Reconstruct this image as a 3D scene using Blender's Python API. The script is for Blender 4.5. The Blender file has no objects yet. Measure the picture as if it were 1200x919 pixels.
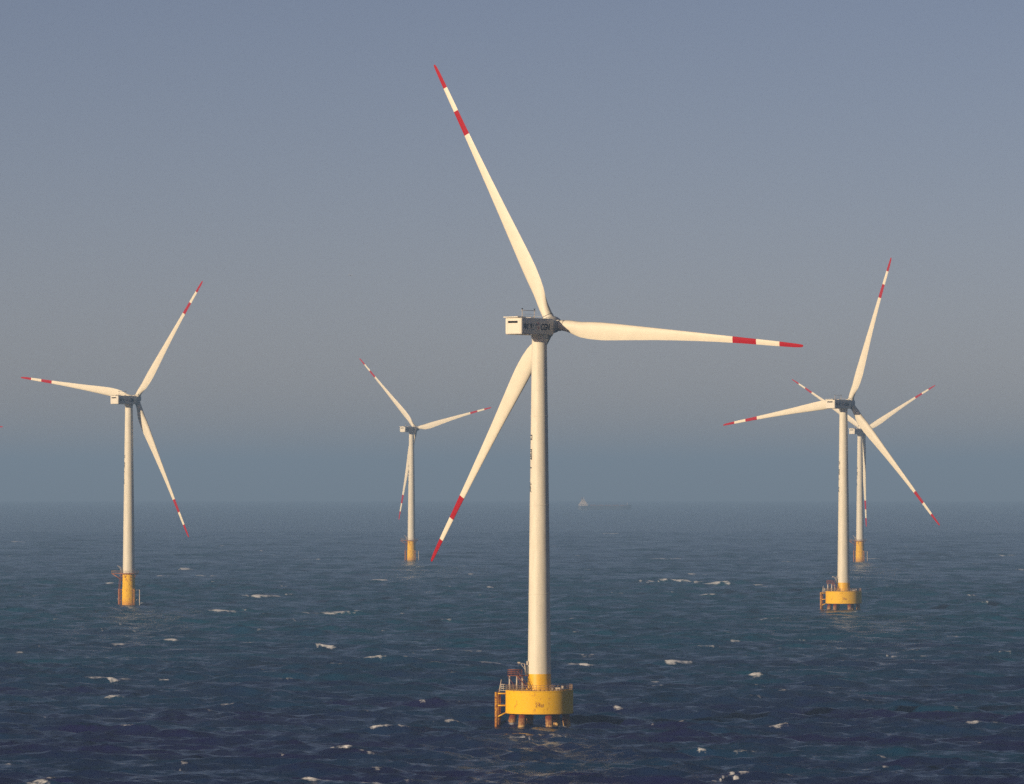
import bpy, bmesh, math, random
import numpy as np
from mathutils import Vector, Matrix

random.seed(11)
rng = np.random.default_rng(5)
sc = bpy.context.scene
COL = sc.collection
RE = 6.5e6                                  # effective earth radius (with refraction)
F = 6667.0                                  # focal length in photo pixels (1200 wide)
CAM_Z = 56.24
PITCH = math.radians(0.8625)


def drop(x, y):
    return -(x * x + y * y) / (2 * RE)


# ------------------------------------------------------------------ materials
def new_mat(name):
    m = bpy.data.materials.new(name)
    m.use_nodes = True
    nt = m.node_tree
    return m, nt, nt.nodes['Principled BSDF']


def paint(name, col, rough=0.45, dirt=0.12, dirt_col=None, scale=0.6, streak=True, metal=0.0, spec=0.4):
    """painted / weathered surface: base colour broken up by stretched noise"""
    m, nt, b = new_mat(name)
    N, L = nt.nodes, nt.links
    tc = N.new('ShaderNodeTexCoord')
    mp = N.new('ShaderNodeMapping')
    mp.inputs['Scale'].default_value = (1, 1, 0.22 if streak else 1)
    nz = N.new('ShaderNodeTexNoise')
    nz.inputs['Scale'].default_value = scale
    nz.inputs['Detail'].default_value = 7
    nz.inputs['Roughness'].default_value = 0.62
    cr = N.new('ShaderNodeValToRGB')
    cr.color_ramp.elements[0].position = 0.42
    cr.color_ramp.elements[1].position = 0.72
    dc = dirt_col or tuple(c * 0.55 for c in col)
    cr.color_ramp.elements[0].color = (0, 0, 0, 1)
    cr.color_ramp.elements[1].color = (1, 1, 1, 1)
    mul = N.new('ShaderNodeMath')
    mul.operation = 'MULTIPLY'
    mul.inputs[1].default_value = dirt
    mx = N.new('ShaderNodeMix')
    mx.data_type = 'RGBA'
    mx.inputs[6].default_value = (*col, 1)
    mx.inputs[7].default_value = (*dc, 1)
    L.new(tc.outputs['Object'], mp.inputs['Vector'])
    L.new(mp.outputs['Vector'], nz.inputs['Vector'])
    L.new(nz.outputs['Fac'], cr.inputs['Fac'])
    L.new(cr.outputs['Color'], mul.inputs[0])
    L.new(mul.outputs[0], mx.inputs[0])
    L.new(mx.outputs[2], b.inputs['Base Color'])
    b.inputs['Roughness'].default_value = rough
    b.inputs['Metallic'].default_value = metal
    b.inputs['Specular IOR Level'].default_value = spec
    return m


def banded(name, lo, hi, z0, z1, rust, rust_amt, scale=0.9):
    """paint that changes with height on the object itself (tide marks, rust)"""
    m, nt, b = new_mat(name)
    N, L = nt.nodes, nt.links
    tc = N.new('ShaderNodeTexCoord')
    sep = N.new('ShaderNodeSeparateXYZ')
    nz = N.new('ShaderNodeTexNoise')
    nz.inputs['Scale'].default_value = scale
    nz.inputs['Detail'].default_value = 6
    ad = N.new('ShaderNodeMath')
    ad.operation = 'MULTIPLY_ADD'
    ad.inputs[1].default_value = 2.2
    mr = N.new('ShaderNodeMapRange')
    mr.inputs['From Min'].default_value = z0 + 1.1
    mr.inputs['From Max'].default_value = z1 + 1.1
    mx = N.new('ShaderNodeMix')
    mx.data_type = 'RGBA'
    mx.inputs[6].default_value = (*lo, 1)
    mx.inputs[7].default_value = (*hi, 1)
    n2 = N.new('ShaderNodeTexNoise')
    n2.inputs['Scale'].default_value = scale * 1.7
    n2.inputs['Detail'].default_value = 8
    n2.inputs['Roughness'].default_value = 0.7
    m2 = N.new('ShaderNodeMapRange')
    m2.inputs['From Min'].default_value = 0.62 - rust_amt * 0.3
    m2.inputs['From Max'].default_value = 0.70 - rust_amt * 0.2
    mx2 = N.new('ShaderNodeMix')
    mx2.data_type = 'RGBA'
    mx2.inputs[7].default_value = (*rust, 1)
    L.new(tc.outputs['Object'], sep.inputs[0])
    L.new(tc.outputs['Object'], nz.inputs['Vector'])
    L.new(tc.outputs['Object'], n2.inputs['Vector'])
    L.new(nz.outputs['Fac'], ad.inputs[0])
    L.new(sep.outputs['Z'], ad.inputs[2])
    L.new(ad.outputs[0], mr.inputs['Value'])
    L.new(mr.outputs[0], mx.inputs[0])
    L.new(mx.outputs[2], mx2.inputs[6])
    L.new(n2.outputs['Fac'], m2.inputs['Value'])
    L.new(m2.outputs[0], mx2.inputs[0])
    L.new(mx2.outputs[2], b.inputs['Base Color'])
    b.inputs['Roughness'].default_value = 0.6
    b.inputs['Specular IOR Level'].default_value = 0.15
    return m


YEL = (0.86, 0.50, 0.0)
M = {
    'tower': paint('tower_paint', (0.76, 0.715, 0.59), 0.5, 0.4, (0.48, 0.43, 0.35), 0.6, spec=0.25),
    'tower_yellow': paint('tower_yellow_paint', YEL, 0.45, 0.3, (0.45, 0.17, 0.01), 0.7),
    'blade': paint('blade_gelcoat', (0.77, 0.715, 0.585), 0.45, 0.18, (0.47, 0.43, 0.36), 0.35, streak=False, spec=0.25),
    'blade_red': paint('blade_red_paint', (0.38, 0.002, 0.008), 0.6, 0.25, (0.25, 0.002, 0.008), 0.5, streak=False, spec=0.1),
    'nacelle': paint('nacelle_gelcoat', (0.76, 0.72, 0.62), 0.5, 0.2, (0.42, 0.39, 0.34), 0.6, spec=0.25),
    'seal': paint('grey_seal', (0.16, 0.165, 0.17), 0.6, 0.2),
    'vent': paint('vent_black', (0.006, 0.006, 0.007), 0.8, 0.1),
    'blue': paint('blue_lettering', (0.001, 0.004, 0.03), 0.7, 0.0, spec=0.1),
    'orange': paint('emblem_orange', (0.55, 0.03, 0.01), 0.6, 0.0, spec=0.1),
    'dark': paint('dark_lettering', (0.02, 0.025, 0.04), 0.5, 0.15),
    'mark': paint('faded_marking', (0.30, 0.13, 0.02), 0.6, 0.4),
    'cap_yellow': banded('cap_yellow_paint', (0.72, 0.36, 0.03), YEL, 2.0, 3.6, (0.50, 0.22, 0.01), 0.12, 0.5),
    'pile': banded('pile_paint', (0.62, 0.42, 0.16), (0.22, 0.045, 0.02), 0.2, 2.4, (0.20, 0.06, 0.025), 0.5, 1.1),
    'fender': banded('fender_paint', (0.50, 0.22, 0.03), (0.66, 0.34, 0.03), 0.5, 4.0, (0.24, 0.07, 0.02), 0.6, 1.2),
    'mono': banded('monopile_paint', (0.62, 0.30, 0.03), YEL, 0.5, 3.5, (0.40, 0.13, 0.02), 0.3, 0.6),
    'sleeve': paint('sleeve_paint', (0.42, 0.16, 0.05), 0.6, 0.5, (0.20, 0.06, 0.03), 0.9),
    'steel': paint('rail_steel', (0.38, 0.25, 0.14), 0.6, 0.5, (0.2, 0.09, 0.05), 1.2),
    'post': paint('galvanised_post', (0.58, 0.52, 0.44), 0.55, 0.4, (0.3, 0.16, 0.08), 1.0),
    'rust': paint('rusty_grating', (0.24, 0.075, 0.04), 0.75, 0.5, (0.12, 0.04, 0.02), 1.5),
    'hull': paint('hull_paint', (0.05, 0.07, 0.11), 0.5, 0.3),
    'deck': paint('ship_deck', (0.20, 0.10, 0.07), 0.7, 0.3),
    'shipwhite': paint('superstructure_paint', (0.75, 0.66, 0.58), 0.5, 0.2),
    'glass': paint('dark_window', (0.02, 0.025, 0.03), 0.15, 0.0),
    'feather': paint('pale_feather', (0.60, 0.58, 0.56), 0.7, 0.3),
}


# ------------------------------------------------------------------ helpers
def link(name, me, parent=None, mats=()):
    o = bpy.data.objects.new(name, me)
    COL.objects.link(o)
    for m in mats:
        me.materials.append(m)
    if parent is not None:
        o.parent = parent
    return o


def obj(name, bm, mats, parent=None, smooth=False, matrix=None):
    if matrix is not None:
        bm.transform(matrix)
    bmesh.ops.recalc_face_normals(bm, faces=bm.faces[:])
    me = bpy.data.meshes.new(name)
    bm.to_mesh(me)
    bm.free()
    if smooth:
        for p in me.polygons:
            p.use_smooth = True
        try:
            me.set_sharp_from_angle(angle=math.radians(38))
        except Exception:
            pass
    if not isinstance(mats, (list, tuple)):
        mats = [mats]
    return link(name, me, parent, mats)


def thing(name, label, cat, loc, group=None):
    o = bpy.data.objects.new(name, None)
    COL.objects.link(o)
    o.location = loc
    o['label'] = label
    o['category'] = cat
    if group:
        o['group'] = group
    return o


def box(bm, x0, x1, y0, y1, z0, z1, mi=0):
    v = [bm.verts.new((x, y, z)) for z in (z0, z1) for y in (y0, y1) for x in (x0, x1)]
    fs = []
    for q in ((0, 2, 3, 1), (4, 5, 7, 6), (0, 1, 5, 4), (2, 6, 7, 3), (0, 4, 6, 2), (1, 3, 7, 5)):
        f = bm.faces.new([v[i] for i in q])
        f.material_index = mi
        fs.append(f)
    return v, fs


def tube(bm, a, b, r, r2=None, n=10, mi=0):
    a, b = Vector(a), Vector(b)
    r2 = r if r2 is None else r2
    d = (b - a).normalized()
    h = Vector((0, 0, 1)) if abs(d.z) < 0.95 else Vector((1, 0, 0))
    u = d.cross(h).normalized()
    w = d.cross(u)
    ra, rb = [], []
    for i in range(n):
        t = 2 * math.pi * i / n
        k = u * math.cos(t) + w * math.sin(t)
        ra.append(bm.verts.new(a + k * r))
        rb.append(bm.verts.new(b + k * r2))
    for i in range(n):
        f = bm.faces.new((ra[i], ra[(i + 1) % n], rb[(i + 1) % n], rb[i]))
        f.material_index = mi
        f.smooth = True
    bm.faces.new(ra[::-1]).material_index = mi
    bm.faces.new(rb).material_index = mi


def lathe(bm, prof, n=64, cap=True, mi_fn=None):
    """prof: list of (radius, z)"""
    rings = []
    for r, z in prof:
        rings.append([bm.verts.new((r * math.cos(2 * math.pi * i / n), r * math.sin(2 * math.pi * i / n), z)) for i in range(n)])
    for k in range(len(prof) - 1):
        for i in range(n):
            f = bm.faces.new((rings[k][i], rings[k][(i + 1) % n], rings[k + 1][(i + 1) % n], rings[k + 1][i]))
            if mi_fn:
                f.material_index = mi_fn(k)
    if cap:
        bm.faces.new(rings[0][::-1])
        f = bm.faces.new(rings[-1])
        if mi_fn:
            f.material_index = mi_fn(len(prof) - 2)


def arc_rail(bm, R, z, h, a0, a1, n, r=0.05, rails=3):
    """handrail along a circle: posts and horizontal rails"""
    pts = [(R * math.cos(a0 + (a1 - a0) * i / n), R * math.sin(a0 + (a1 - a0) * i / n)) for i in range(n + 1)]
    for p in pts:
        tube(bm, (*p, z), (*p, z + h), r, n=6)
    for k in range(rails):
        zz = z + h * (k + 1) / rails
        for i in range(n):
            tube(bm, (*pts[i], zz), (*pts[i + 1], zz), r * 0.9, n=6)
    for i in range(n):                       # toe board
        tube(bm, (*pts[i], z + 0.08), (*pts[i + 1], z + 0.08), r * 1.4, n=4)


def line_rail(bm, pts, z, h, step=1.1, r=0.045, rails=3):
    for (x0, y0), (x1, y1) in zip(pts[:-1], pts[1:]):
        ln = math.hypot(x1 - x0, y1 - y0)
        n = max(1, int(round(ln / step)))
        for i in range(n + 1):
            x, y = x0 + (x1 - x0) * i / n, y0 + (y1 - y0) * i / n
            tube(bm, (x, y, z), (x, y, z + h), r, n=6)
        for k in range(rails):
            zz = z + h * (k + 1) / rails
            tube(bm, (x0, y0, zz), (x1, y1, zz), r * 0.9, n=6)


def text_mesh(body, size, width=None, height=None, extrude=0.012, shear=0.0, bold=0.0):
    """text as mesh centred on the origin in the XY plane, scaled to the given width and height"""
    cu = bpy.data.curves.new('t', 'FONT')
    cu.body = body
    cu.size = size
    cu.extrude = extrude
    cu.shear = shear
    cu.offset = bold
    cu.align_x = 'CENTER'
    o = bpy.data.objects.new('t', cu)
    COL.objects.link(o)
    dg = bpy.context.evaluated_depsgraph_get()
    dg.update()
    me = bpy.data.meshes.new_from_object(o.evaluated_get(dg))
    bpy.data.objects.remove(o)
    bpy.data.curves.remove(cu)
    bm = bmesh.new()
    bm.from_mesh(me)
    bpy.data.meshes.remove(me)
    for f in bm.faces:
        f.material_index = 0
    xs = [v.co.x for v in bm.verts]
    ys = [v.co.y for v in bm.verts]
    cx, cy = (min(xs) + max(xs)) / 2, (min(ys) + max(ys)) / 2
    sx = width / (max(xs) - min(xs)) if width else 1
    sy = height / (max(ys) - min(ys)) if height else 1
    for v in bm.verts:
        v.co.x = (v.co.x - cx) * sx
        v.co.y = (v.co.y - cy) * sy
    return bm


# ------------------------------------------------------------------ turbine parts
ZT = 88.2 - 0.0      # tower top, measured down from a 90 m hub


def tower_radius(z, z0, ztop):
    t = (z - z0) / (ztop - z0)
    return 2.66 - 0.98 * t ** 1.05


def make_tower(parent, z0, hub, yellow_to, door_side=True):
    ztop = hub - 1.75
    bm = bmesh.new()
    zs = [z0]
    if yellow_to:
        zs += [yellow_to]
    seams = [z0 + (ztop - z0) * f for f in (0.27, 0.52, 0.77)]
    z = zs[-1]
    prof = []
    if yellow_to:
        prof += [(3.05, z0), (3.05, z0 + 0.35), (tower_radius(z0, z0, ztop), z0 + 0.40),
                 (tower_radius(yellow_to, z0, ztop), yellow_to)]
        ny = 3
    else:
        prof += [(2.95, z0), (2.95, z0 + 0.3), (tower_radius(z0, z0, ztop), z0 + 0.34)]
        ny = 0
    for s in seams:
        r = tower_radius(s, z0, ztop)
        prof += [(r + 0.006, s - 0.18), (r + 0.045, s - 0.14), (r + 0.045, s + 0.14), (r - 0.004, s + 0.18)]
    prof += [(tower_radius(ztop, z0, ztop), ztop)]
    lathe(bm, prof, 72, mi_fn=(lambda k: 1 if k < ny else 0))
    t = obj('tower', bm, [M['tower'], M['tower_yellow']], parent, smooth=True)
    # vertical lettering on the side of the tower that faces left
    zc = hub - 30.9
    for i, ch in enumerate('中国广核'):
        zc_i = hub - 25.2 - i * 3.72
        R = tower_radius(zc_i, z0, ztop)
        b = text_mesh(ch, 2.4, width=2.3, height=2.4, extrude=0.01, bold=0.02)
        for k in range(-6, 7):
            g = b.verts[:] + b.edges[:] + b.faces[:]
            bmesh.ops.bisect_plane(b, geom=g, plane_co=(k * 0.2, 0, 0), plane_no=(1, 0, 0))
        for v in b.verts:
            a = v.co.x / R
            rr = tower_radius(zc_i + v.co.y, z0, ztop) + 0.02 + v.co.z
            ang = math.pi + math.radians(2) + a     # x to the right seen from outside
            v.co = Vector((rr * math.cos(ang), rr * math.sin(ang), zc_i + v.co.y))
        obj('lettering', b, M['dark'], t)
    return t


CH = [(1.2, 2.35, 1.00, 14), (2.6, 2.35, 1.00, 14), (4.2, 2.6, 0.82, 14), (6.2, 3.1, 0.56, 13), (8.2, 3.55, 0.42, 12),
      (10.5, 3.9, 0.35, 10.5), (13.5, 4.05, 0.30, 9), (17, 3.8, 0.275, 7.5), (20, 3.5, 0.26, 6.5), (28, 2.72, 0.235, 4.2), (36, 2.1, 0.215, 2.6),
      (44, 1.62, 0.20, 1.4), (52, 1.30, 0.19, 0.4), (58, 1.14, 0.18, -0.2), (62, 1.0, 0.18, -0.5), (64.5, 0.86, 0.18, -0.5),
      (66, 0.66, 0.18, -0.5), (66.5, 0.36, 0.2, -0.5)]
CR = np.array(CH)
RB = 66.5


def interp(r, j):
    return float(np.interp(r, CR[:, 0], CR[:, j]))


def blade_bm(sag, cone=0.4):
    """blade along +Z, leading edge towards +X, downwind (suction) side towards -Y; sag bows it sideways"""
    bm = bmesh.new()
    rs = sorted(set([1.2, 1.9, 2.6, 3.3, 4.2, 5.2, 6.2, 7.2, 8.2, 9.3, 10.5, 12, 14, 17, 20, 24, 28, 32, 36, 40, 44, 48,
                     0.727 * RB, 0.727 * RB + 0.02, 0.8185 * RB, 0.8185 * RB + 0.02, 0.909 * RB, 0.909 * RB + 0.02, 51, 57, 62, 63.5, 64.5, 65.4, 66, 66.35, 66.5]))
    n = 28
    rings = []
    for r in rs:
        c, tk, tw = interp(r, 1), interp(r, 2), math.radians(interp(r, 3))
        blend = min(1, max(0, (r - 3.0) / 5.5))           # circle -> airfoil
        blend = blend * blend * (3 - 2 * blend)
        ax = 0.5 + (0.30 - 0.5) * blend                    # pitch axis position
        ring = []
        for i in range(n):
            t = 2 * math.pi * i / n
            # x from leading edge 0 to trailing edge 1
            x = 0.5 * (1 - math.cos(t))
            s = 1 if t <= math.pi else -1
            yt = 5 * (0.2969 * math.sqrt(max(x, 0)) - 0.126 * x - 0.3516 * x * x + 0.2843 * x ** 3 - 0.1036 * x ** 4)
            camber = 0.16 * x * (1 - x) * tk * 2
            ya = -(s * yt * tk + camber)
            yc = -s * 0.5 * math.sin(math.acos(max(-1, min(1, 1 - 2 * x)))) * min(1, tk)
            y = yc * (1 - blend) + ya * blend
            px, py = (ax - x) * c, y * c
            qx = px * math.cos(tw) - py * math.sin(tw)
            qy = px * math.sin(tw) + py * math.cos(tw)
            u = r / RB
            ring.append(bm.verts.new((qx + sag * (u - u * u), qy + cone * u + 0.9 * (u ** 2 - u), r)))
        rings.append(ring)
    for k in range(len(rs) - 1):
        mid = (rs[k] + rs[k + 1]) / 2 / RB
        red = 0.727 < mid < 0.8187 or mid > 0.909
        for i in range(n):
            f = bm.faces.new((rings[k][i], rings[k][(i + 1) % n], rings[k + 1][(i + 1) % n], rings[k + 1][i]))
            f.material_index = 1 if red else 0
    bm.faces.new(rings[0][::-1])
    f = bm.faces.new(rings[-1])
    f.material_index = 1
    return bm


HUB_OFF = 5.05


def make_rotor(parent, hub, phi, az, tilt):
    a = Vector((math.sin(phi) * math.cos(tilt), math.cos(phi) * math.cos(tilt), math.sin(tilt)))
    r = Vector((math.cos(phi), -math.sin(phi), 0))
    u = r.cross(a)
    c = Vector((0, 0, hub)) + a * HUB_OFF
    # spinner: lathe around the rotor axis
    bm = bmesh.new()
    lathe(bm, [(1.25, -2.25), (1.75, -1.95), (1.95, -1.2), (1.98, 0.0), (1.9, 0.9), (1.65, 1.7), (1.2, 2.35), (0.6, 2.75), (0.1, 2.88)], 40)
    for k in range(3):
        t = az + k * 2 * math.pi / 3
        d = Vector((math.sin(t), math.cos(t), 0))
        tube(bm, d * 1.0, d * 2.25, 1.32, 1.25, n=28)
    mat = Matrix((r, u, a)).transposed().to_4x4()
    mat.translation = c
    h = obj('hub', bm, M['nacelle'], parent, smooth=True, matrix=mat)
    for k in range(3):
        t = az + k * 2 * math.pi / 3
        b = math.sin(t) * r + math.cos(t) * u
        e = -(math.cos(t) * r - math.sin(t) * u)      # leading edge
        sag = 1.7 * e.z
        bm = blade_bm(sag)
        mm = Matrix((e, a, b)).transposed().to_4x4()
        me_o = obj('blade', bm, [M['blade'], M['blade_red']], parent, smooth=True)
        me_o.matrix_local = Matrix.Translation(c) @ mm
        # dark gap ring where the blade meets the hub
        g = bmesh.new()
        lathe(g, [(1.20, 2.20), (1.27, 2.22), (1.27, 2.36), (1.20, 2.38)], 28, cap=False)
        ring = obj('root_seal', g, M['seal'], me_o, smooth=True)
    return h


def make_nacelle(parent, hub, phi):
    """local frame: +Y upwind along the shaft, +X the side with the lettering"""
    R = Matrix.Rotation(-phi, 4, 'Z')
    R.translation = (0, 0, hub)
    root = bmesh.new()
    W, H0, H1 = 2.28, -1.95, 1.85
    secs = [(-10.45, .90, .90), (-10.25, 0.985, 0.985), (-9.9, 1, 1), (-4, 1, 1), (0.2, 1, 1), (2.2, .97, .97), (2.75, .90, .90), (2.95, .78, .80)]
    rings = []
    for y, sx, sz in secs:
        pts = []
        cr = 0.34
        for qx, qz, a0 in ((1, 1, 0), (-1, 1, 90), (-1, -1, 180), (1, -1, 270)):
            for k in range(5):
                t = math.radians(a0 + 90 * k / 4)
                hz = H1 if qz > 0 else -H0
                pts.append((((W - cr) * qx + cr * math.cos(t)) * sx, y, ((hz - cr) * qz + cr * math.sin(t)) * sz))
        rings.append([root.verts.new(p) for p in pts])
    n = len(rings[0])
    for k in range(len(rings) - 1):
        for i in range(n):
            root.faces.new((rings[k][i], rings[k][(i + 1) % n], rings[k + 1][(i + 1) % n], rings[k + 1][i]))
    root.faces.new(rings[0])
    root.faces.new(rings[-1])
    # panel seams standing a little proud on sides and roof
    for y in (-7.2, -3.6, -0.1):
        for sx in (-1, 1):
            box(root, sx * W - 0.012, sx * W + 0.012, y - 0.04, y + 0.04, -1.55, 1.45)
    box(root, W - 0.014, W + 0.014, -9.7, 1.6, -1.50, -1.44)
    nac = obj('nacelle', root, M['nacelle'], parent, smooth=True)
    nac.matrix_local = R
    # yaw bearing skirt
    bm = bmesh.new()
    lathe(bm, [(1.72, -2.62), (1.86, -2.55), (1.86, -1.93), (1.8, -1.9)], 48)
    obj('yaw_bearing', bm, M['nacelle'], nac, smooth=True)
    # rear air outlet
    bm = bmesh.new()
    box(bm, -1.42, 1.18, -10.50, -10.452, 0.62, 1.12)
    for i in range(4):
        box(bm, -1.40, 1.16, -10.53, -10.503, 0.66 + i * 0.12, 0.69 + i * 0.12)
    obj('air_vent', bm, M['vent'], nac)
    bm = bmesh.new()                        # raised frame on the rear face
    for x0, x1, z0, z1 in ((-1.62, 1.62, -1.48, -1.40), (-1.62, -1.54, -1.39, 1.29), (1.54, 1.62, -1.39, 1.29), (-1.53, 1.53, 0.34, 0.40)):
        box(bm, x0, x1, -10.49, -10.453, z0, z1)
    obj('rear_panel', bm, M['nacelle'], nac)
    # rear hood over the outlet
    bm = bmesh.new()
    v, fs = box(bm, -2.45, 1.55, -10.95, -7.6, 1.87, 2.08)
    bmesh.ops.bevel(bm, geom=bm.edges[:], offset=0.06, segments=2, affect='EDGES')
    obj('roof_hood', bm, M['nacelle'], nac, smooth=True)
    # roof hatch rails and the met mast
    bm = bmesh.new()
    line_rail(bm, [(-1.6, -7.0), (-1.6, 0.2), (1.7, 0.2)], 1.83, 0.55, 1.4, 0.03, 1)
    box(bm, -0.8, 0.8, -4.6, -3.2, 1.84, 2.02)
    obj('roof_rail', bm, M['post'], nac)
    bm = bmesh.new()
    for y in (-8.2, -3.3):
        tube(bm, (0.9, y, 1.84), (0.9, y, 3.75), 0.07, n=8)
        tube(bm, (0.9, y, 2.3), (0.1, y, 1.84), 0.04, n=6)
    tube(bm, (0.9, -8.6, 3.55), (0.9, -2.9, 3.55), 0.06, n=8)
    tube(bm, (0.9, -8.2, 2.7), (0.9, -3.3, 2.7), 0.03, n=6)
    obj('weather_mast', bm, M['post'], nac)
    bm = bmesh.new()
    bm.free()
    for y in (-8.2, -3.3):
        bm = bmesh.new()
        tube(bm, (0.9, y, 3.70), (0.9, y, 4.0), 0.12, 0.17, n=10)
        tube(bm, (0.65, y, 3.92), (1.15, y, 3.92), 0.05, n=6)
        obj('wind_sensor', bm, M['dark'], nac)
    # lettering on the camera side, reading towards the hub
    side = Matrix(((0, 0, 1, W + 0.012), (1, 0, 0, 0), (0, 1, 0, 0), (0, 0, 0, 1)))

    def on_side(bm, y, z, name, mat):
        bm.transform(Matrix.Translation((y, z, 0)))
        obj(name, bm, mat, nac, matrix=side)
    on_side(text_mesh('中广核', 1.3, width=4.0, height=1.55, bold=0.06), -7.55, -0.1, 'lettering', M['blue'])
    on_side(text_mesh('CGN', 1.4, width=3.7, height=1.5, shear=0.25, bold=0.05), -0.9, -0.1, 'lettering', M['blue'])
    bm = bmesh.new()                        # round emblem: ring broken by a swirl
    def arc(rad, w, a0, a1, mi):
        m = 20
        p = [[bm.verts.new(((rad + s * w / 2 * math.sin(math.pi * (0.12 + 0.88 * i / m))) * math.cos(a0 + (a1 - a0) * i / m),
                            (rad + s * w / 2 * math.sin(math.pi * (0.12 + 0.88 * i / m))) * math.sin(a0 + (a1 - a0) * i / m), 0.008)) for i in range(m + 1)] for s in (-1, 1)]
        for i in range(m):
            f = bm.faces.new((p[0][i], p[1][i], p[1][i + 1], p[0][i + 1]))
            f.material_index = mi
    arc(0.72, 0.20, 0.3, 2.2, 0)
    arc(0.72, 0.20, 2.4, 4.3, 1)
    arc(0.72, 0.20, 4.5, 6.4, 0)
    arc(0.36, 0.16, 0.9, 3.6, 1)
    arc(0.36, 0.16, 4.1, 6.8, 0)
    bm.transform(Matrix.Translation((-4.05, 0.05, 0)))
    obj('emblem', bm, [M['orange'], M['blue']], nac, matrix=side)
    return nac


def cap_foundation(parent):
    # concrete cap cased in yellow, on six raked piles
    bm = bmesh.new()
    lathe(bm, [(7.45, 3.05), (7.68, 3.15), (7.70, 3.55), (7.66, 3.6), (7.66, 8.05), (7.72, 8.1), (7.72, 8.32), (7.5, 8.36)], 96)
    cap = obj('pile_cap', bm, M['cap_yellow'], parent, smooth=True)
    b = text_mesh('24#', 1.0, width=2.0, height=0.95)
    for k in range(-4, 5):
        bmesh.ops.bisect_plane(b, geom=b.verts[:] + b.edges[:] + b.faces[:], plane_co=(k * 0.25, 0, 0), plane_no=(1, 0, 0))
    box(b, -1.2, 1.2, -0.86, -0.80, -0.01, 0.01)
    for v in b.verts:
        a = -math.pi / 2 + v.co.x / 7.66
        rr = 7.675 + v.co.z
        v.co = Vector((rr * math.cos(a), rr * math.sin(a), 5.1 + v.co.y))
    obj('lettering', b, M['mark'], cap)
    for k in range(6):
        a = math.radians(-90 - 39 + 60 * k)
        ca, sa = math.cos(a), math.sin(a)
        bm = bmesh.new()
        tube(bm, (7.6 * ca, 7.6 * sa, -9), (5.95 * ca, 5.95 * sa, 3.1), 0.88, n=24)
        obj('pile', bm, M['pile'], parent)
    bm = bmesh.new()
    arc_rail(bm, 7.45, 8.34, 1.25, math.radians(-165), math.radians(160), 42, 0.045)
    obj('railing', bm, M['steel'], parent)
    # raised landing with stairs, left of the tower
    bm = bmesh.new()
    box(bm, -7.2, -3.9, -2.0, 1.2, 11.55, 11.75)
    box(bm, -3.88, -2.35, -1.4, 0.4, 11.55, 11.72)
    obj('landing_deck', bm, M['rust'], parent)
    for x, y in ((-6.75, -1.7), (-5.1, -1.7), (-6.75, 0.9), (-5.1, 0.9), (-3.85, -1.2)):
        bm = bmesh.new()
        tube(bm, (x, y, 8.36), (x, y, 11.54), 0.17, n=12)
        obj('landing_post', bm, M['post'], parent)
    bm = bmesh.new()
    line_rail(bm, [(-3.95, -1.95), (-7.15, -1.95), (-7.15, 1.15), (-3.95, 1.15)], 11.75, 1.2, 0.8, 0.06)
    for (xa, za), (xb, zb) in (((-7.1, 11.5), (-5.3, 8.8)), ((-5.1, 11.5), (-3.9, 9.2))):
        tube(bm, (xa, -1.9, za), (xb, -1.9, zb), 0.06, n=6)
    obj('landing_rail', bm, M['rust'], parent)
    bm = bmesh.new()                         # stair flight
    for y in (-3.3, -2.2):
        tube(bm, (-2.4, y, 8.4), (-5.0, y, 11.7), 0.11, n=8)
        tube(bm, (-2.4, y, 9.4), (-5.0, y, 12.7), 0.045, n=6)
        for i in range(5):
            t = i / 4
            tube(bm, (-2.4 - 2.6 * t, y, 8.4 + 3.3 * t), (-2.4 - 2.6 * t, y, 9.4 + 3.3 * t), 0.04, n=6)
    for i in range(12):
        t = (i + 0.5) / 12
        x, z = -2.4 - 2.6 * t, 8.4 + 3.3 * t
        box(bm, x - 0.14, x + 0.14, -3.25, -2.25, z - 0.02, z + 0.02)
    obj('stairs', bm, M['rust'], parent)
    # davit crane by the tower door
    bm = bmesh.new()
    tube(bm, (-3.05, -1.0, 11.73), (-3.35, -1.0, 14.3), 0.16, 0.11, n=10)
    tube(bm, (-3.35, -1.0, 14.3), (-4.7, -1.2, 14.45), 0.10, 0.07, n=8)
    tube(bm, (-3.15, -1.0, 12.8), (-4.2, -1.15, 14.35), 0.06, n=6)
    tube(bm, (-4.65, -1.2, 14.42), (-4.65, -1.2, 13.9), 0.03, n=6)
    box(bm, -4.95, -4.35, -1.4, -1.0, 14.40, 14.70)
    box(bm, -2.95, -2.62, -1.2, -0.8, 14.0, 14.9)
    obj('davit_crane', bm, M['post'], parent)
    # boat landing: two fender tubes, ladder and stubs back to the cap
    for x, y in ((-9.75, -0.75), (-9.05, 0.65)):
        bm = bmesh.new()
        tube(bm, (x, y, -4), (x, y, 7.9), 0.34, n=16)
        obj('fender_tube', bm, M['fender'], parent, smooth=False)
    for z in (7.55, 4.85, 2.2):
        bm = bmesh.new()
        tube(bm, (-9.7, -0.75, z), (-7.4, -0.75, z if z > 4 else 3.3), 0.16, n=10)
        tube(bm, (-9.0, 0.65, z), (-7.4, 0.65, z if z > 4 else 3.3), 0.16, n=10)
        tube(bm, (-9.75, -0.75, z), (-9.05, 0.65, z), 0.14, n=10)
        obj('fender_bracket', bm, M['tower_yellow'], parent)
    bm = bmesh.new()
    for x, y in ((-9.25, -0.35), (-9.02, 0.1)):
        tube(bm, (x, y, -3), (x, y, 8.6), 0.06, n=6)
    for i in range(34):
        z = -0.6 + i * 0.27
        tube(bm, (-9.25, -0.35, z), (-9.02, 0.1, z), 0.035, n=5)
    obj('ladder', bm, M['rust'], parent)
    bm = bmesh.new()
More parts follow.
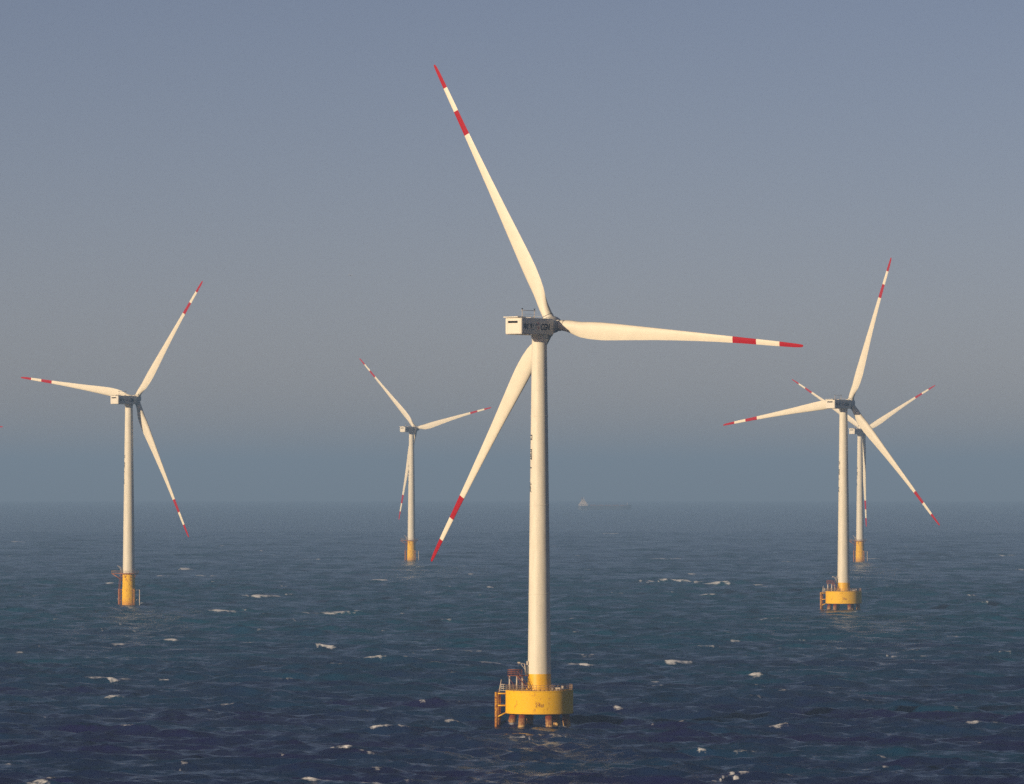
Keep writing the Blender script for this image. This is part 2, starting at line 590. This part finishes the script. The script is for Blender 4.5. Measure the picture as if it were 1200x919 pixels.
    tube(bm, (-9.1, -0.2, 7.9), (-8.6, -0.2, 10.7), 0.13, 0.10, n=8)
    line_rail(bm, [(-8.7, -1.0), (-7.5, -1.0)], 8.3, 1.3, 0.6, 0.06)
    line_rail(bm, [(-8.7, 0.9), (-7.5, 0.9)], 8.3, 1.3, 0.6, 0.06)
    box(bm, -8.95, -7.6, -1.0, 0.9, 8.18, 8.30)
    obj('gangway', bm, M['post'], parent)
    # small boxes and bollards on the deck
    bm = bmesh.new()
    box(bm, 3.6, 4.7, -3.3, -2.6, 8.37, 9.0)
    obj('deck_box', bm, M['post'], parent)
    bm = bmesh.new()
    box(bm, 5.0, 5.4, -1.6, -1.1, 8.37, 9.3)
    obj('deck_box', bm, M['post'], parent)
    bm = bmesh.new()
    tube(bm, (2.9, -4.6, 8.36), (2.9, -4.6, 9.0), 0.16, n=10)
    obj('bollard', bm, M['post'], parent)
    bm = bmesh.new()
    box(bm, -2.88, -2.60, -1.1, -0.1, 11.74, 13.7)
    obj('door', bm, M['seal'], parent)


def mono_foundation(parent):
    bm = bmesh.new()
    lathe(bm, [(3.0, -10), (3.0, 6.8), (3.08, 6.85), (3.08, 7.15), (2.82, 7.4), (2.75, 13.7), (2.95, 13.75), (2.95, 13.98)], 64)
    obj('monopile', bm, M['mono'], parent, smooth=True)
    bm = bmesh.new()
    lathe(bm, [(4.3, 13.98), (4.4, 14.0), (4.4, 14.25), (4.3, 14.27)], 48)
    box(bm, -7.6, -3.9, -2.1, 2.1, 14.01, 14.24)
    obj('platform', bm, M['sleeve'], parent)
    bm = bmesh.new()
    arc_rail(bm, 4.3, 14.26, 1.15, math.radians(-150), math.radians(150), 20, 0.035, 2)
    line_rail(bm, [(-3.8, -2.05), (-7.55, -2.05), (-7.55, 2.05), (-3.8, 2.05)], 14.25, 1.15, 0.9, 0.035, 2)
    obj('railing', bm, M['steel'], parent)
    for i in range(8):                       # platform brackets
        bm = bmesh.new()
        a = 2 * math.pi * i / 8 + 0.3
        tube(bm, (2.75 * math.cos(a), 2.75 * math.sin(a), 12.2), (4.1 * math.cos(a), 4.1 * math.sin(a), 13.95), 0.09, n=6)
        obj('bracket', bm, M['sleeve'], parent)
    for s in (-1, 1):
        bm = bmesh.new()
        tube(bm, (-2.7, s * 1.2, 11.0), (-7.2, s * 1.6, 13.98), 0.13, n=8)
        obj('bracket', bm, M['sleeve'], parent)
    for x, y in ((-4.35, -0.9), (-3.9, 1.0)):
        bm = bmesh.new()
        tube(bm, (x, y, -4), (x, y, 7.4), 0.32, n=14)
        tube(bm, (x, y, 7.0), (-2.9, y * 0.8, 7.0), 0.15, n=8)
        tube(bm, (x, y, 2.2), (-2.9, y * 0.8, 2.2), 0.15, n=8)
        obj('fender_tube', bm, M['sleeve'], parent)
    for x, y in ((2.55, -2.5), (4.9, -1.1)):
        bm = bmesh.new()
        tube(bm, (x, y, -4), (x, y, 7.4 if x < 3 else 7.0), 0.24 if x < 3 else 0.2, n=12)
        for z in (6.8, 2.4):
            tube(bm, (x, y, z), (x * 0.5, y * 0.7, z), 0.11, n=8)
        obj('cable_tube', bm, M['fender'] if x < 3 else M['post'], parent)
    bm = bmesh.new()                         # inclined ladder cage at the left
    for y in (-0.75, 0.1):
        tube(bm, (-3.95, y, 0.3), (-3.95, y, 7.5), 0.06, n=6)
        tube(bm, (-3.95, y, 7.5), (-3.2, y, 14.0), 0.12, n=6)
    for i in range(40):
        z = 0.5 + i * 0.335
        x = -3.95 if z < 7.5 else -3.95 + 0.75 * (z - 7.5) / 6.5
        tube(bm, (x, -0.75, z), (x, 0.1, z), 0.05, n=5)
    for i in range(9):
        z = 7.7 + i * 0.7
        x = -3.95 + 0.75 * (z - 7.5) / 6.5
        tube(bm, (x, -0.75, z), (x - 0.75, -0.33, z), 0.05, n=5)
        tube(bm, (x - 0.75, -0.33, z), (x, 0.1, z), 0.05, n=5)
    for s in (-0.75, -0.38):
        tube(bm, (-3.93 + s, -0.33, 7.6), (-3.2 + s, -0.33, 13.6), 0.06, n=6)
    obj('ladder', bm, M['rust'], parent)
    bm = bmesh.new()
    tube(bm, (-3.2, -1.1, 14.27), (-3.5, -1.1, 17.1), 0.15, 0.1, n=8)
    tube(bm, (-3.5, -1.1, 17.1), (-5.0, -1.3, 17.6), 0.09, n=8)
    tube(bm, (-3.3, -1.1, 15.4), (-4.4, -1.2, 17.35), 0.06, n=6)
    obj('davit_crane', bm, M['post'], parent)
    bm = bmesh.new()
    box(bm, -2.98, -2.66, -0.9, 0.1, 14.29, 16.3)
    obj('door', bm, M['seal'], parent)


TILT = math.radians(6.48)
GRP = 'offshore wind turbines standing in the sea'
TURB = [
    # X, Y, hub, phi, az, foundation, label
    (6.2, 1288.15, 90.53, 34.4, -25.14, 'cap', 'nearest and largest white wind turbine, on a round yellow pile cap with rusty legs'),
    (-170.4, 2530.6, 91.28, 34.7, 38.71, 'mono', 'largest of the white wind turbines that stand on a slim yellow monopile'),
    (-69.2, 3917.6, 90.63, 35.5, -42.46, 'mono', 'small hazy wind turbine on a monopile, its third blade hanging behind its tower'),
    (141.3, 2425.0, 88.0, 35.8, 21.95, 'cap', 'smaller of the two wind turbines standing on round yellow pile caps'),
    (238.2, 3894.9, 89.09, 35.6, -57.53, 'mono', 'far pale wind turbine on a monopile, partly hidden behind a nearer pile-cap turbine'),
    (-399.6, 3860.0, 90.0, 35.5, 89.0, 'mono', 'distant hazy wind turbine of which only one dark red blade tip shows'),
]
for X, Y, hub, phi, az, kind, label in TURB:
    root = thing('wind_turbine', label, 'wind turbine', (X, Y, drop(X, Y)), GRP)
    ph, az = math.radians(phi), math.radians(az)
    if kind == 'cap':
        make_tower(root, 8.36, hub, 12.0)
        cap_foundation(root)
    else:
        make_tower(root, 14.0, hub, None)
        mono_foundation(root)
    make_nacelle(root, hub, ph)
    make_rotor(root, hub, ph, az, TILT)

# ------------------------------------------------------------------ cargo ship near the horizon
SX, SY = 139.0, 12000.0
ship = thing('cargo_ship', 'long low cargo ship with a pale deckhouse at its stern, faint on the hazy horizon', 'ship', (SX, SY, drop(SX, SY)))
bm = bmesh.new()
secs = [(0, 5.5, 6.5, 9), (6, 8.5, 8.0, 8.6), (20, 9, 8.3, 8.2), (60, 9, 8.3, 8.0), (95, 8.6, 8, 8.4), (107, 5.5, 5, 9.4), (113, 1.2, 0.3, 10.6)]
rings = []
for x, wt, wb, zt in secs:
    rings.append([bm.verts.new(p) for p in ((x, -wt, zt), (x - (2 if x > 100 else 0), -wb, -3), (x - (2 if x > 100 else 0), wb, -3), (x, wt, zt))])
for k in range(len(rings) - 1):
    for i in range(4):
        bm.faces.new((rings[k][i], rings[k][(i + 1) % 4], rings[k + 1][(i + 1) % 4], rings[k + 1][i]))
bm.faces.new(rings[0])
bm.faces.new(rings[-1])
obj('hull', bm, M['hull'], ship)
bm = bmesh.new()
for x0, x1, w, z0, z1 in ((2, 21, 8.2, 8.3, 12.2), (4, 18, 7.6, 12.2, 15.6), (6, 16, 7.2, 15.6, 18.6), (7.5, 14.5, 8.6, 18.6, 21.2)):
    box(bm, x0, x1, -w, w, z0 + 0.01, z1)
obj('deckhouse', bm, M['shipwhite'], ship)
for z, x0, x1, w in ((10.4, 3, 20, 8.2), (13.9, 5, 17, 7.6), (17.1, 7, 15, 7.2), (20.0, 7.7, 14.3, 8.6)):
    bm = bmesh.new()
    box(bm, x0, x1, -w - 0.05, -w + 0.02, z - 0.35, z + 0.45)
    obj('window', bm, M['glass'], ship)
bm = bmesh.new()
tube(bm, (9, 0, 21.2), (8.5, 0, 26), 1.4, 1.1, n=14)
obj('funnel', bm, M['deck'], ship)
bm = bmesh.new()
tube(bm, (12.5, 0, 21.2), (12.5, 0, 28), 0.35, n=8)
tube(bm, (12.5, -2.5, 25), (12.5, 2.5, 25), 0.2, n=8)
obj('mast', bm, M['shipwhite'], ship)
bm = bmesh.new()
tube(bm, (104, 0, 9), (104, 0, 15), 0.4, n=8)
obj('mast', bm, M['shipwhite'], ship)
for x in (25, 41, 57, 73, 89):
    bm = bmesh.new()
    box(bm, x, x + 13, -7, 7, 8.35, 10.0)
    obj('hatch_cover', bm, M['deck'], ship)

# ------------------------------------------------------------------ a gull
bz = CAM_Z + 1800 * math.tan(PITCH + (459.5 - 323) / F)
bird = bmesh.new()
body = [(-0.30, 0.02), (-0.2, 0.05), (-0.05, 0.09), (0.1, 0.085), (0.2, 0.055), (0.27, 0.045), (0.32, 0.02)]
lathe(bird, [(r, z) for z, r in body], 12)
bird.transform(Matrix.Rotation(math.pi / 2, 4, 'Y'))
for s in (-1, 1):
    st = [(0.0, 0.13, -0.10, 0.03), (0.3, 0.16, -0.05, 0.15), (0.55, 0.10, -0.05, 0.16), (0.75, 0.0, -0.06, 0.10)]
    pr = []
    for y, xf, xb, z in st:
        pr.append([bird.verts.new((xf, s * y, z + 0.012)), bird.verts.new((xb, s * y, z + 0.008)), bird.verts.new((xb, s * y, z - 0.008)), bird.verts.new((xf, s * y, z - 0.012))])
    for a, b in zip(pr[:-1], pr[1:]):
        for i in range(4):
            bird.faces.new((a[i], a[(i + 1) % 4], b[(i + 1) % 4], b[i]))
    bird.faces.new(pr[-1])
bmesh.ops.create_cone(bird, segments=6, radius1=0.012, radius2=0.002, depth=0.06, cap_ends=True, matrix=Matrix.Translation((0.34, 0, 0)) @ Matrix.Rotation(math.pi / 2, 4, 'Y'))
go = obj('gull', bird, M['feather'])
go.location = ((410.5 - 600) / F * 1800, 1800, bz)
go.rotation_euler = (0.15, 0, math.radians(60))
go['label'] = 'tiny pale gull gliding alone in open sky above the small hazy turbine'
go['category'] = 'bird'

# ------------------------------------------------------------------ the sea
def sea_point(px, py):
    """where the photo's pixel meets the curved sea"""
    ang = math.atan2(py - 459.5, F) - PITCH
    t = math.tan(ang)
    # CAM_Z - d*t = -d^2/2RE
    d = RE * (t - math.sqrt(max(0.0, t * t - 2 * CAM_Z / RE)))
    return (px - 600) / F * d, d


dense = np.radians(np.arange(-7.6, 7.6001, 0.0195))
side = np.radians(np.concatenate([[7.7, 7.9, 8.2, 8.7, 9.5, 11, 14, 18, 24, 32, 42, 55, 70, 90, 110, 130, 150, 165]]))
th = np.concatenate([-side[::-1], dense, side, [math.pi]])
nth = len(th)
rr = [3, 60, 200, 400, 600, 720, 800, 850, 880]
r = 895.0
while r < 6200:
    rr.append(r)
    r *= 1.00125 if r < 3200 else 1.0019
while r < 34000:
    rr.append(r)
    r *= 1.02
rr.append(34000)
rr = np.array(rr)
nr = len(rr)
TH, RR = np.meshgrid(th, rr)
X = (RR * np.sin(TH)).astype(np.float64)
Y = (RR * np.cos(TH)).astype(np.float64)
dr = np.gradient(rr)
dth = np.gradient(th)
space = np.maximum(np.abs(RR * dth[None, :]), dr[:, None] * 0.75)
Z = -(X * X + Y * Y) / (2 * RE)
DX = np.zeros_like(X)
DY = np.zeros_like(X)
H = np.zeros_like(X)
act = np.where((rr > 850) & (rr < 9000))[0]
a0_, a1_ = act[0], act[-1] + 1
c0_, c1_ = len(side) - 4, len(side) + len(dense) + 4
sl = (slice(a0_, a1_), slice(c0_, c1_))
xs, ys, sp = X[sl], Y[sl], space[sl]
wd = math.radians(180 + 24)                 # wave travel direction, towards the camera and to the left
NW = 96
Hh = np.zeros_like(xs)
Ddx = np.zeros_like(xs)
Ddy = np.zeros_like(xs)
for i in range(NW):
    lam = 2.6 * (50 / 2.6) ** ((i + rng.random()) / NW)
    k = 2 * math.pi / lam
    kp = 2 * math.pi / 32
    S = math.exp(-0.8 * (kp / k) ** 2) * k ** -0.98
    amp = S
    spread = 0.30 + 0.35 * min(1, (k / kp - 1) / 6 if k > kp else 0)
    a = wd + rng.normal() * spread
    dx, dy = math.sin(a), math.cos(a)
    ph = k * (dx * xs + dy * ys) + rng.random() * 6.283
    fade = np.clip((lam / sp - 2.2) / 2.0, 0, 1)
    s_, c_ = np.sin(ph), np.cos(ph)
    Hh += amp * fade * c_
    Ddx += -amp * fade * s_ * dx * 0.9
    Ddy += -amp * fade * s_ * dy * 0.9
# groupiness: patches of rougher and calmer water
def vnoise(x, y, scale, seed):
    g = np.random.default_rng(seed).random((256, 256))
    fx, fy = x / scale, y / scale
    ix, iy = np.floor(fx).astype(int), np.floor(fy).astype(int)
    tx, ty = fx - ix, fy - iy
    tx, ty = tx * tx * (3 - 2 * tx), ty * ty * (3 - 2 * ty)
    a, b = g[ix % 256, iy % 256], g[(ix + 1) % 256, iy % 256]
    c, d = g[ix % 256, (iy + 1) % 256], g[(ix + 1) % 256, (iy + 1) % 256]
    return (a * (1 - tx) + b * tx) * (1 - ty) + (c * (1 - tx) + d * tx) * ty


SC = 0.58 / Hh.std()
Hh *= SC
Ddx *= SC
Ddy *= SC
grp = 0.7 + 0.6 * vnoise(xs, ys, 90, 3)
Hh *= grp
print('sea rms height', Hh.std(), 'verts', X.size)
foam = np.zeros_like(xs)
# natural whitecaps: highest, steepest crests only
for lam, am, da, p0 in ((88, 0.20, 0.05, 1.0), (71, 0.17, -0.16, 4.0), (110, 0.16, 0.2, 2.2)):   # long swell
    k = 2 * math.pi / lam
    Hh += am * np.cos(k * (math.sin(wd + da) * xs + math.cos(wd + da) * ys) + p0)
hn = Hh / max(1e-6, Hh.std())
g2 = vnoise(xs, ys, 7, 8) * 0.6 + vnoise(xs, ys, 23, 9) * 0.8
foam = np.maximum(foam, np.clip((hn - 2.25) * 1.2, 0, 1) * np.clip((g2 - 1.0) * 4.0, 0, 0.8))
# whitecaps where the photograph shows them: px, py, width px, strength
CAPS = [(127, 800, 56, 1), (191, 802, 24, .8), (398, 878, 38, .75), (445, 856, 36, 1), (473, 855, 16, .8), (325, 888, 13, .7),
        (380, 915, 60, .7), (452, 916, 56, .75), (599, 853, 10, .7), (612, 855, 10, .6), (645, 854, 12, .7), (664, 852, 12, .6), (583, 853, 10, .6), (337, 798, 18, 1), (373, 761, 28, .8), (492, 827, 13, .9), (578, 778, 22, .8),
        (478, 777, 34, .45), (532, 826, 26, .4), (530, 854, 70, .42), (796, 779, 25, 1.2), (680, 779, 22, 1.2), (855, 915, 48, 1.1),
        (792, 845, 20, .85), (722, 833, 15, .9), (886, 818, 30, .7), (1140, 851, 32, .9), (1168, 848, 50, .55), (1120, 834, 14, .9),
        (1045, 769, 9, 1), (1172, 893, 12, .95), (1147, 893, 9, .6), (1036, 902, 9, .6), (1115, 745, 22, .6), (1175, 770, 20, .5),
        (930, 913, 20, .5), (612, 867, 34, .95), (648, 867, 30, .7), (628, 854, 70, .5), (755, 682.5, 9, 1), (772, 682, 18, .9),
        (804, 682, 24, 1.1), (838, 684.5, 28, 1.2), (886, 686.5, 12, 1.1), (818, 673.5, 22, .8), (782, 655, 24, 1), (853, 656, 26, .7),
        (820, 699, 28, .55), (718, 697, 22, .55), (787, 697, 20, .5), (210, 667.5, 18, 1.1), (236, 675.5, 22, 1.2), (193, 675, 12, .9),
        (127, 684, 8, 1), (309, 699.5, 36, .9), (268, 717, 28, 1.1), (293, 719, 9, .6), (391, 719, 50, .9), (333, 688, 9, .9),
        (443, 680, 15, 1.1), (400, 694, 28, .55), (348, 728, 44, .45), (578, 689, 10, 1), (20, 635.5, 20, .7), (53, 631, 10, .6),
        (5, 651, 18, .6), (715, 625, 16, .8), (925, 658, 14, .8), (1027, 655, 14, .9), (1181, 651, 14, .8), (1135, 661, 18, .7),
        (1140, 700, 8, 1), (938, 686, 20, .55), (363, 655, 26, .7), (325, 651, 16, .7), (133, 708, 28, .55), (172, 708, 26, .5),
        (470, 658, 12, .5), (994, 718, 18, .7), (965, 715, 12, .6), (30, 760, 16, .5), (20, 766, 12, .7), (137, 757, 10, .8), (200, 751, 14, .9),
        (155, 741, 20, .5), (250, 788, 12, .8), (70, 850, 60, .5), (8, 895, 16, .8), (62, 902, 30, .45), (260, 833, 34, .5), (480, 766, 12, .5),
        (530, 764, 40, .5), (560, 764, 20, .6), (640, 745, 18, .4), (700, 778, 60, .4), (870, 885, 60, .35), (1080, 770, 12, .5), (1020, 826, 16, .5),
        (1066, 765, 10, .6), (860, 745, 18, .4), (745, 757, 20, .5), (830, 761, 22, .5), (860, 753, 8, .8), (35, 700, 22, .4), (60, 728, 20, .4),
        (440, 741, 24, .4), (520, 730, 10, .5), (560, 700, 24, .4), (450, 650, 20, .5), (645, 700, 20, .4), (690, 668, 16, .5), (1075, 686, 20, .4),
        (1110, 720, 20, .4), (1160, 731, 24, .4), (100, 655, 22, .4), (260, 640, 16, .4), (900, 730, 26, .4), (930, 750, 20, .4), (1060, 640, 12, .5),
        (560, 640, 12, .5), (650, 640, 12, .5), (810, 630, 10, .5), (870, 640, 10, .5), (680, 652, 10, .5), (1195, 668, 10, .6), (50, 845, 10, .6)]
rs_cap = np.random.default_rng(22)
for _ in range(150):                        # many more small flecks everywhere
    d = 1000 * (8.0 ** rs_cap.random())
    CAPS.append(('w', (rs_cap.random() - .5) * 0.23 * d, d, 2.2 + 6 * rs_cap.random() ** 2, 0.35 + 0.55 * rs_cap.random() ** 2))
thd = th[c0_:c1_]
rrd = rr[a0_:a1_]
for cp in CAPS:
    if cp[0] == 'w':
        _, cx, cy, wid, b = cp
        hgt = 0.05 + 0.15 * b
    else:
        px, py, wpx, b = cp
        cx, cy = sea_point(px, py + 1.0)
        wid = wpx / F * cy
        hgt = (0.26 if b > 0.8 else 0.13) * b * (1.0 if cy < 1700 else 2.0)
        wid *= 1.0 if cy < 1700 else 1.5
        b *= 1.0 if cy < 1700 else 1.25
        hgt *= 1.0 * min(1.0, 0.35 + wpx / 60)
    R0, T0 = math.hypot(cx, cy), math.atan2(cx, cy)
    ext = wid * 0.75 + 3
    i0, i1 = np.searchsorted(rrd, [R0 - 22 - 0.01 * R0, R0 + 30 + 0.01 * R0])
    j0, j1 = np.searchsorted(thd, [T0 - ext / R0, T0 + ext / R0])
    if i1 - i0 < 3 or j1 - j0 < 3:
        continue
    ss = (slice(i0, i1), slice(j0, j1))
    s = (xs[ss] - cx)
    t = (ys[ss] - cy)
    wnd = 7 + 0.006 * R0
    best = np.argmax(Hh[ss] - (t / wnd) ** 2 * 0.9, axis=0)      # follow the wave crest nearby
    crest = np.take_along_axis(t, best[None, :], 0)[0]
    kw = max(3, int(1.2 / (R0 * 0.00034)) | 1)
    crest = np.convolve(np.pad(crest, kw // 2, mode='edge'), np.ones(kw) / kw, mode='valid')[None, :]
    sd = int(abs(cx) * 7 + cy) % 9973
    wob = (vnoise(s + 500, t * 0 + 500, max(1.2, wid * 0.22), sd) - 0.5)
    wob2 = (vnoise(s + 500, t * 0 + 500, max(0.8, wid * 0.08), sd + 1) - 0.5)
    t0 = crest - 1.0 + wob2 * 1.5
    stp = max(1.0, float(np.mean(np.diff(rrd[i0:i1]))))
    u = t - t0
    lat = np.exp(-np.abs(s / (wid * 0.5)) ** 3)
    face = max(1.5 * stp, min(2.8, 0.4 * wid))
    back = max(2.2 * stp, min(5.0, 0.7 * wid))
    prof = np.where(u < 0, np.clip(1 + u / face, 0, 1), np.exp(-(u / back) ** 2))
    rag = vnoise(s + 300, t * 0 + 300, max(0.9, wid * 0.13), sd + 5)
    Hh[ss] += hgt * lat * prof * (0.25 + 1.1 * rag)
    rag2 = vnoise(s + 700, t * 0.35 + 700, max(0.55, 0.4 * stp), sd + 9)
    lat2 = lat * (0.55 + 0.8 * rag2) * np.clip(0.35 + 1.0 * rag + 0.8 * wob2 + 0.5 * wob, 0, 1.25)
    fprof = np.where(u < 0, np.clip(1.0 + u / (0.8 * face), 0, 1), np.exp(-(u / (0.35 * back)) ** 2)) + 0.45 * b * np.exp(-((u - back * .6) / back) ** 2) * np.clip(vnoise(s + 90, t + 90, 2.0, sd + 3) * 2 - 0.6, 0, 1)
    foam[ss] = np.maximum(foam[ss], np.clip(b * lat2 * fprof, 0, 1.2))
Z[sl] += Hh
X[sl] += Ddx
Y[sl] += Ddy
FO = np.zeros_like(X)
FO[sl] = foam
co = np.stack([X, Y, Z], -1).reshape(-1, 3).astype(np.float32)
# wrap the angle so that the sheet closes all the way round
ia, ja = np.meshgrid(np.arange(nr - 1), np.arange(nth), indexing='ij')
jb = (ja + 1) % nth
quads = np.stack([ia * nth + ja, ia * nth + jb, (ia + 1) * nth + jb, (ia + 1) * nth + ja], -1).reshape(-1, 4)
quads = quads[:, ::-1]
me = bpy.data.meshes.new('sea')
me.vertices.add(len(co))
me.vertices.foreach_set('co', co.ravel())
nf = len(quads)
me.loops.add(nf * 4)
me.loops.foreach_set('vertex_index', quads.ravel().astype(np.int32))
me.polygons.add(nf)
me.polygons.foreach_set('loop_start', np.arange(0, nf * 4, 4, dtype=np.int32))
me.polygons.foreach_set('loop_total', np.full(nf, 4, dtype=np.int32))
me.polygons.foreach_set('use_smooth', np.ones(nf, dtype=bool))
at = me.attributes.new('foam', 'FLOAT', 'POINT')
at.data.foreach_set('value', FO.ravel().astype(np.float32))
me.update()
me.validate()
sea = link('sea', me)
sea['kind'] = 'structure'

m, nt, b = new_mat('sea_water')
N, L = nt.nodes, nt.links
out = [n for n in N if n.type == 'OUTPUT_MATERIAL'][0]
geo = N.new('ShaderNodeNewGeometry')


def noise(scale, stretch, detail=3, rough=0.55):
    mp = N.new('ShaderNodeMapping')
    mp.vector_type = 'TEXTURE'
    mp.inputs['Rotation'].default_value = (0, 0, -math.radians(20))
    mp.inputs['Scale'].default_value = (stretch, 1, 1)
    nz = N.new('ShaderNodeTexNoise')
    nz.inputs['Scale'].default_value = scale
    nz.inputs['Detail'].default_value = detail
    nz.inputs['Roughness'].default_value = rough
    L.new(geo.outputs['Position'], mp.inputs['Vector'])
    L.new(mp.outputs['Vector'], nz.inputs['Vector'])
    return nz


def vm(op, a, bb=None, scale=None):
    n = N.new('ShaderNodeVectorMath')
    n.operation = op
    if isinstance(a, tuple):
        n.inputs[0].default_value = a
    else:
        L.new(a, n.inputs[0])
    if bb is not None:
        if isinstance(bb, tuple):
            n.inputs[1].default_value = bb
        else:
            L.new(bb, n.inputs[1])
    if scale is not None:
        n.inputs['Scale'].default_value = scale
    return n.outputs[0]


def mt(op, a, bb, c=None):
    n = N.new('ShaderNodeMath')
    n.operation = op
    for i, v in enumerate((a, bb, c)):
        if v is None:
            continue
        if isinstance(v, (int, float)):
            n.inputs[i].default_value = v
        else:
            L.new(v, n.inputs[i])
    return n.outputs[0]


# ripples: slopes from vector noise at three scales
slope = None
for sc_, st, k in ((0.07, 2.2, (0.14, 0.55, 0)), (0.3, 2.6, (0.22, 0.7, 0)), (1.1, 2.0, (0.35, 0.75, 0)), (3.2, 1.6, (0.25, 0.5, 0))):
    nz = noise(sc_, st, 2)
    v = vm('SUBTRACT', nz.outputs['Color'], (0.5, 0.5, 0.5))
    v = vm('MULTIPLY', v, k)
    slope = v if slope is None else vm('ADD', slope, v)
nrm = vm('NORMALIZE', vm('ADD', geo.outputs['Normal'], slope))
# body colour: slow drift between navy and teal patches of water
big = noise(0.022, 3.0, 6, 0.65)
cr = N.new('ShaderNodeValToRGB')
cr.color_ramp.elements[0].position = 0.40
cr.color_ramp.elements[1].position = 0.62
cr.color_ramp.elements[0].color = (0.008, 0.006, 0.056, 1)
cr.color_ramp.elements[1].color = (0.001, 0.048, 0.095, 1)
sp3 = N.new('ShaderNodeSeparateXYZ')                # body colour shifts from navy towards teal with distance along Y
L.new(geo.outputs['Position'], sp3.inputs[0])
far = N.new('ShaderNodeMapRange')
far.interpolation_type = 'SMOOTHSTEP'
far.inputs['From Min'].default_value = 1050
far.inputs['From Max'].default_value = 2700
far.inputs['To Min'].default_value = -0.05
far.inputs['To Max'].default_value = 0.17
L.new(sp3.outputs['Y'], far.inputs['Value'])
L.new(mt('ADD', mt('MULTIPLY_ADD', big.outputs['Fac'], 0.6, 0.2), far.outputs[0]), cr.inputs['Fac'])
b.inputs['Roughness'].default_value = 0.22
b.inputs['IOR'].default_value = 1.333
b.inputs['Specular IOR Level'].default_value = 0.28
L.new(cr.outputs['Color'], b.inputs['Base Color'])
L.new(nrm, b.inputs['Normal'])
# foam
fa = N.new('ShaderNodeAttribute')
fa.attribute_name = 'foam'
fn = noise(1.6, 2.2, 6, 0.7)
fn2 = noise(0.45, 2.0, 4, 0.6)
fm = mt('ADD', fa.outputs['Fac'], mt('MULTIPLY', mt('SUBTRACT', fn.outputs['Fac'], 0.5), 1.2))
fm = mt('ADD', fm, mt('MULTIPLY', mt('SUBTRACT', fn2.outputs['Fac'], 0.5), 1.2))
mr = N.new('ShaderNodeMapRange')
mr.inputs['From Min'].default_value = 0.34
mr.inputs['From Max'].default_value = 0.82
L.new(fm, mr.inputs['Value'])
fn3 = noise(5.0, 1.6, 3, 0.6)
thin = mt('MINIMUM', mt('MULTIPLY_ADD', fn3.outputs['Fac'], 1.5, 0.1), 1.0)
gate = mt('MULTIPLY', mt('MULTIPLY', mr.outputs[0], thin), mt('MINIMUM', mt('MULTIPLY', fa.outputs['Fac'], 4.0), 1.0))
fb = N.new('ShaderNodeBsdfDiffuse')
fb.inputs['Color'].default_value = (0.86, 0.87, 0.88, 1)
mix = N.new('ShaderNodeMixShader')
L.new(gate, mix.inputs[0])
L.new(b.outputs[0], mix.inputs[1])
L.new(fb.outputs[0], mix.inputs[2])
L.new(mix.outputs[0], out.inputs['Surface'])
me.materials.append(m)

# ------------------------------------------------------------------ haze
HAZE = 1.15e-4
bm = bmesh.new()
box(bm, -37000, 37000, -37000, 37000, drop(0, 34000) - 1.5, 168)
hz = obj('haze', bm, [])
hz['kind'] = 'stuff'
hm = bpy.data.materials.new('haze')
hm.use_nodes = True
hm.node_tree.nodes.clear()
ho = hm.node_tree.nodes.new('ShaderNodeOutputMaterial')
pv = hm.node_tree.nodes.new('ShaderNodeVolumePrincipled')
pv.inputs['Color'].default_value = (0.39, 0.63, 1.0, 1)
pv.inputs['Density'].default_value = HAZE
pv.inputs['Anisotropy'].default_value = 0.0
hm.node_tree.links.new(pv.outputs[0], ho.inputs['Volume'])
hz.data.materials.append(hm)

# ------------------------------------------------------------------ light
EL, AZ = math.radians(10.0), math.radians(46.5)
to_sun = Vector((-math.sin(AZ) * math.cos(EL), -math.cos(AZ) * math.cos(EL), math.sin(EL)))
sd = bpy.data.lights.new('sun', 'SUN')
sd.energy = 5.0
sd.angle = math.radians(0.6)
sd.color = (1.0, 0.79, 0.53)
so = bpy.data.objects.new('sun', sd)
so.rotation_euler = to_sun.to_track_quat('Z', 'Y').to_euler()
COL.objects.link(so)
w = bpy.data.worlds.new('World')
sc.world = w
w.use_nodes = True
bg = w.node_tree.nodes['Background']
sk = w.node_tree.nodes.new('ShaderNodeTexSky')
sk.sky_type = 'NISHITA'
sk.sun_disc = False
sk.sun_elevation = EL
sk.sun_rotation = math.atan2(to_sun.x, to_sun.y)
sk.altitude = 50
sk.air_density = 0.47
sk.dust_density = 0.4
sk.ozone_density = 3.5
bg.inputs['Strength'].default_value = 0.095
tint = w.node_tree.nodes.new('ShaderNodeMix')      # constant tint over the whole sky: takes the green out of the clear-air blue
tint.data_type = 'RGBA'
tint.blend_type = 'MULTIPLY'
tint.inputs[0].default_value = 1
tint.inputs[7].default_value = (1.60, 0.87, 0.63, 1)
w.node_tree.links.new(sk.outputs[0], tint.inputs[6])
w.node_tree.links.new(tint.outputs[2], bg.inputs[0])

# ------------------------------------------------------------------ camera
cd = bpy.data.cameras.new('camera')
cd.sensor_width = 36
cd.lens = 36 * F / 1200
cd.clip_start = 1
cd.clip_end = 90000
cam = bpy.data.objects.new('camera', cd)
cam.location = (0, 0, CAM_Z)
cam.rotation_euler = (math.pi / 2 + PITCH, 0, 0)
COL.objects.link(cam)
sc.camera = cam

sc.view_settings.view_transform = 'Standard'
sc.view_settings.look = 'None'
sc.view_settings.gamma = 1
sc.view_settings.exposure = 0.0
sc.cycles.max_bounces = 6
sc.cycles.volume_bounces = 0
sc.cycles.use_denoising = False
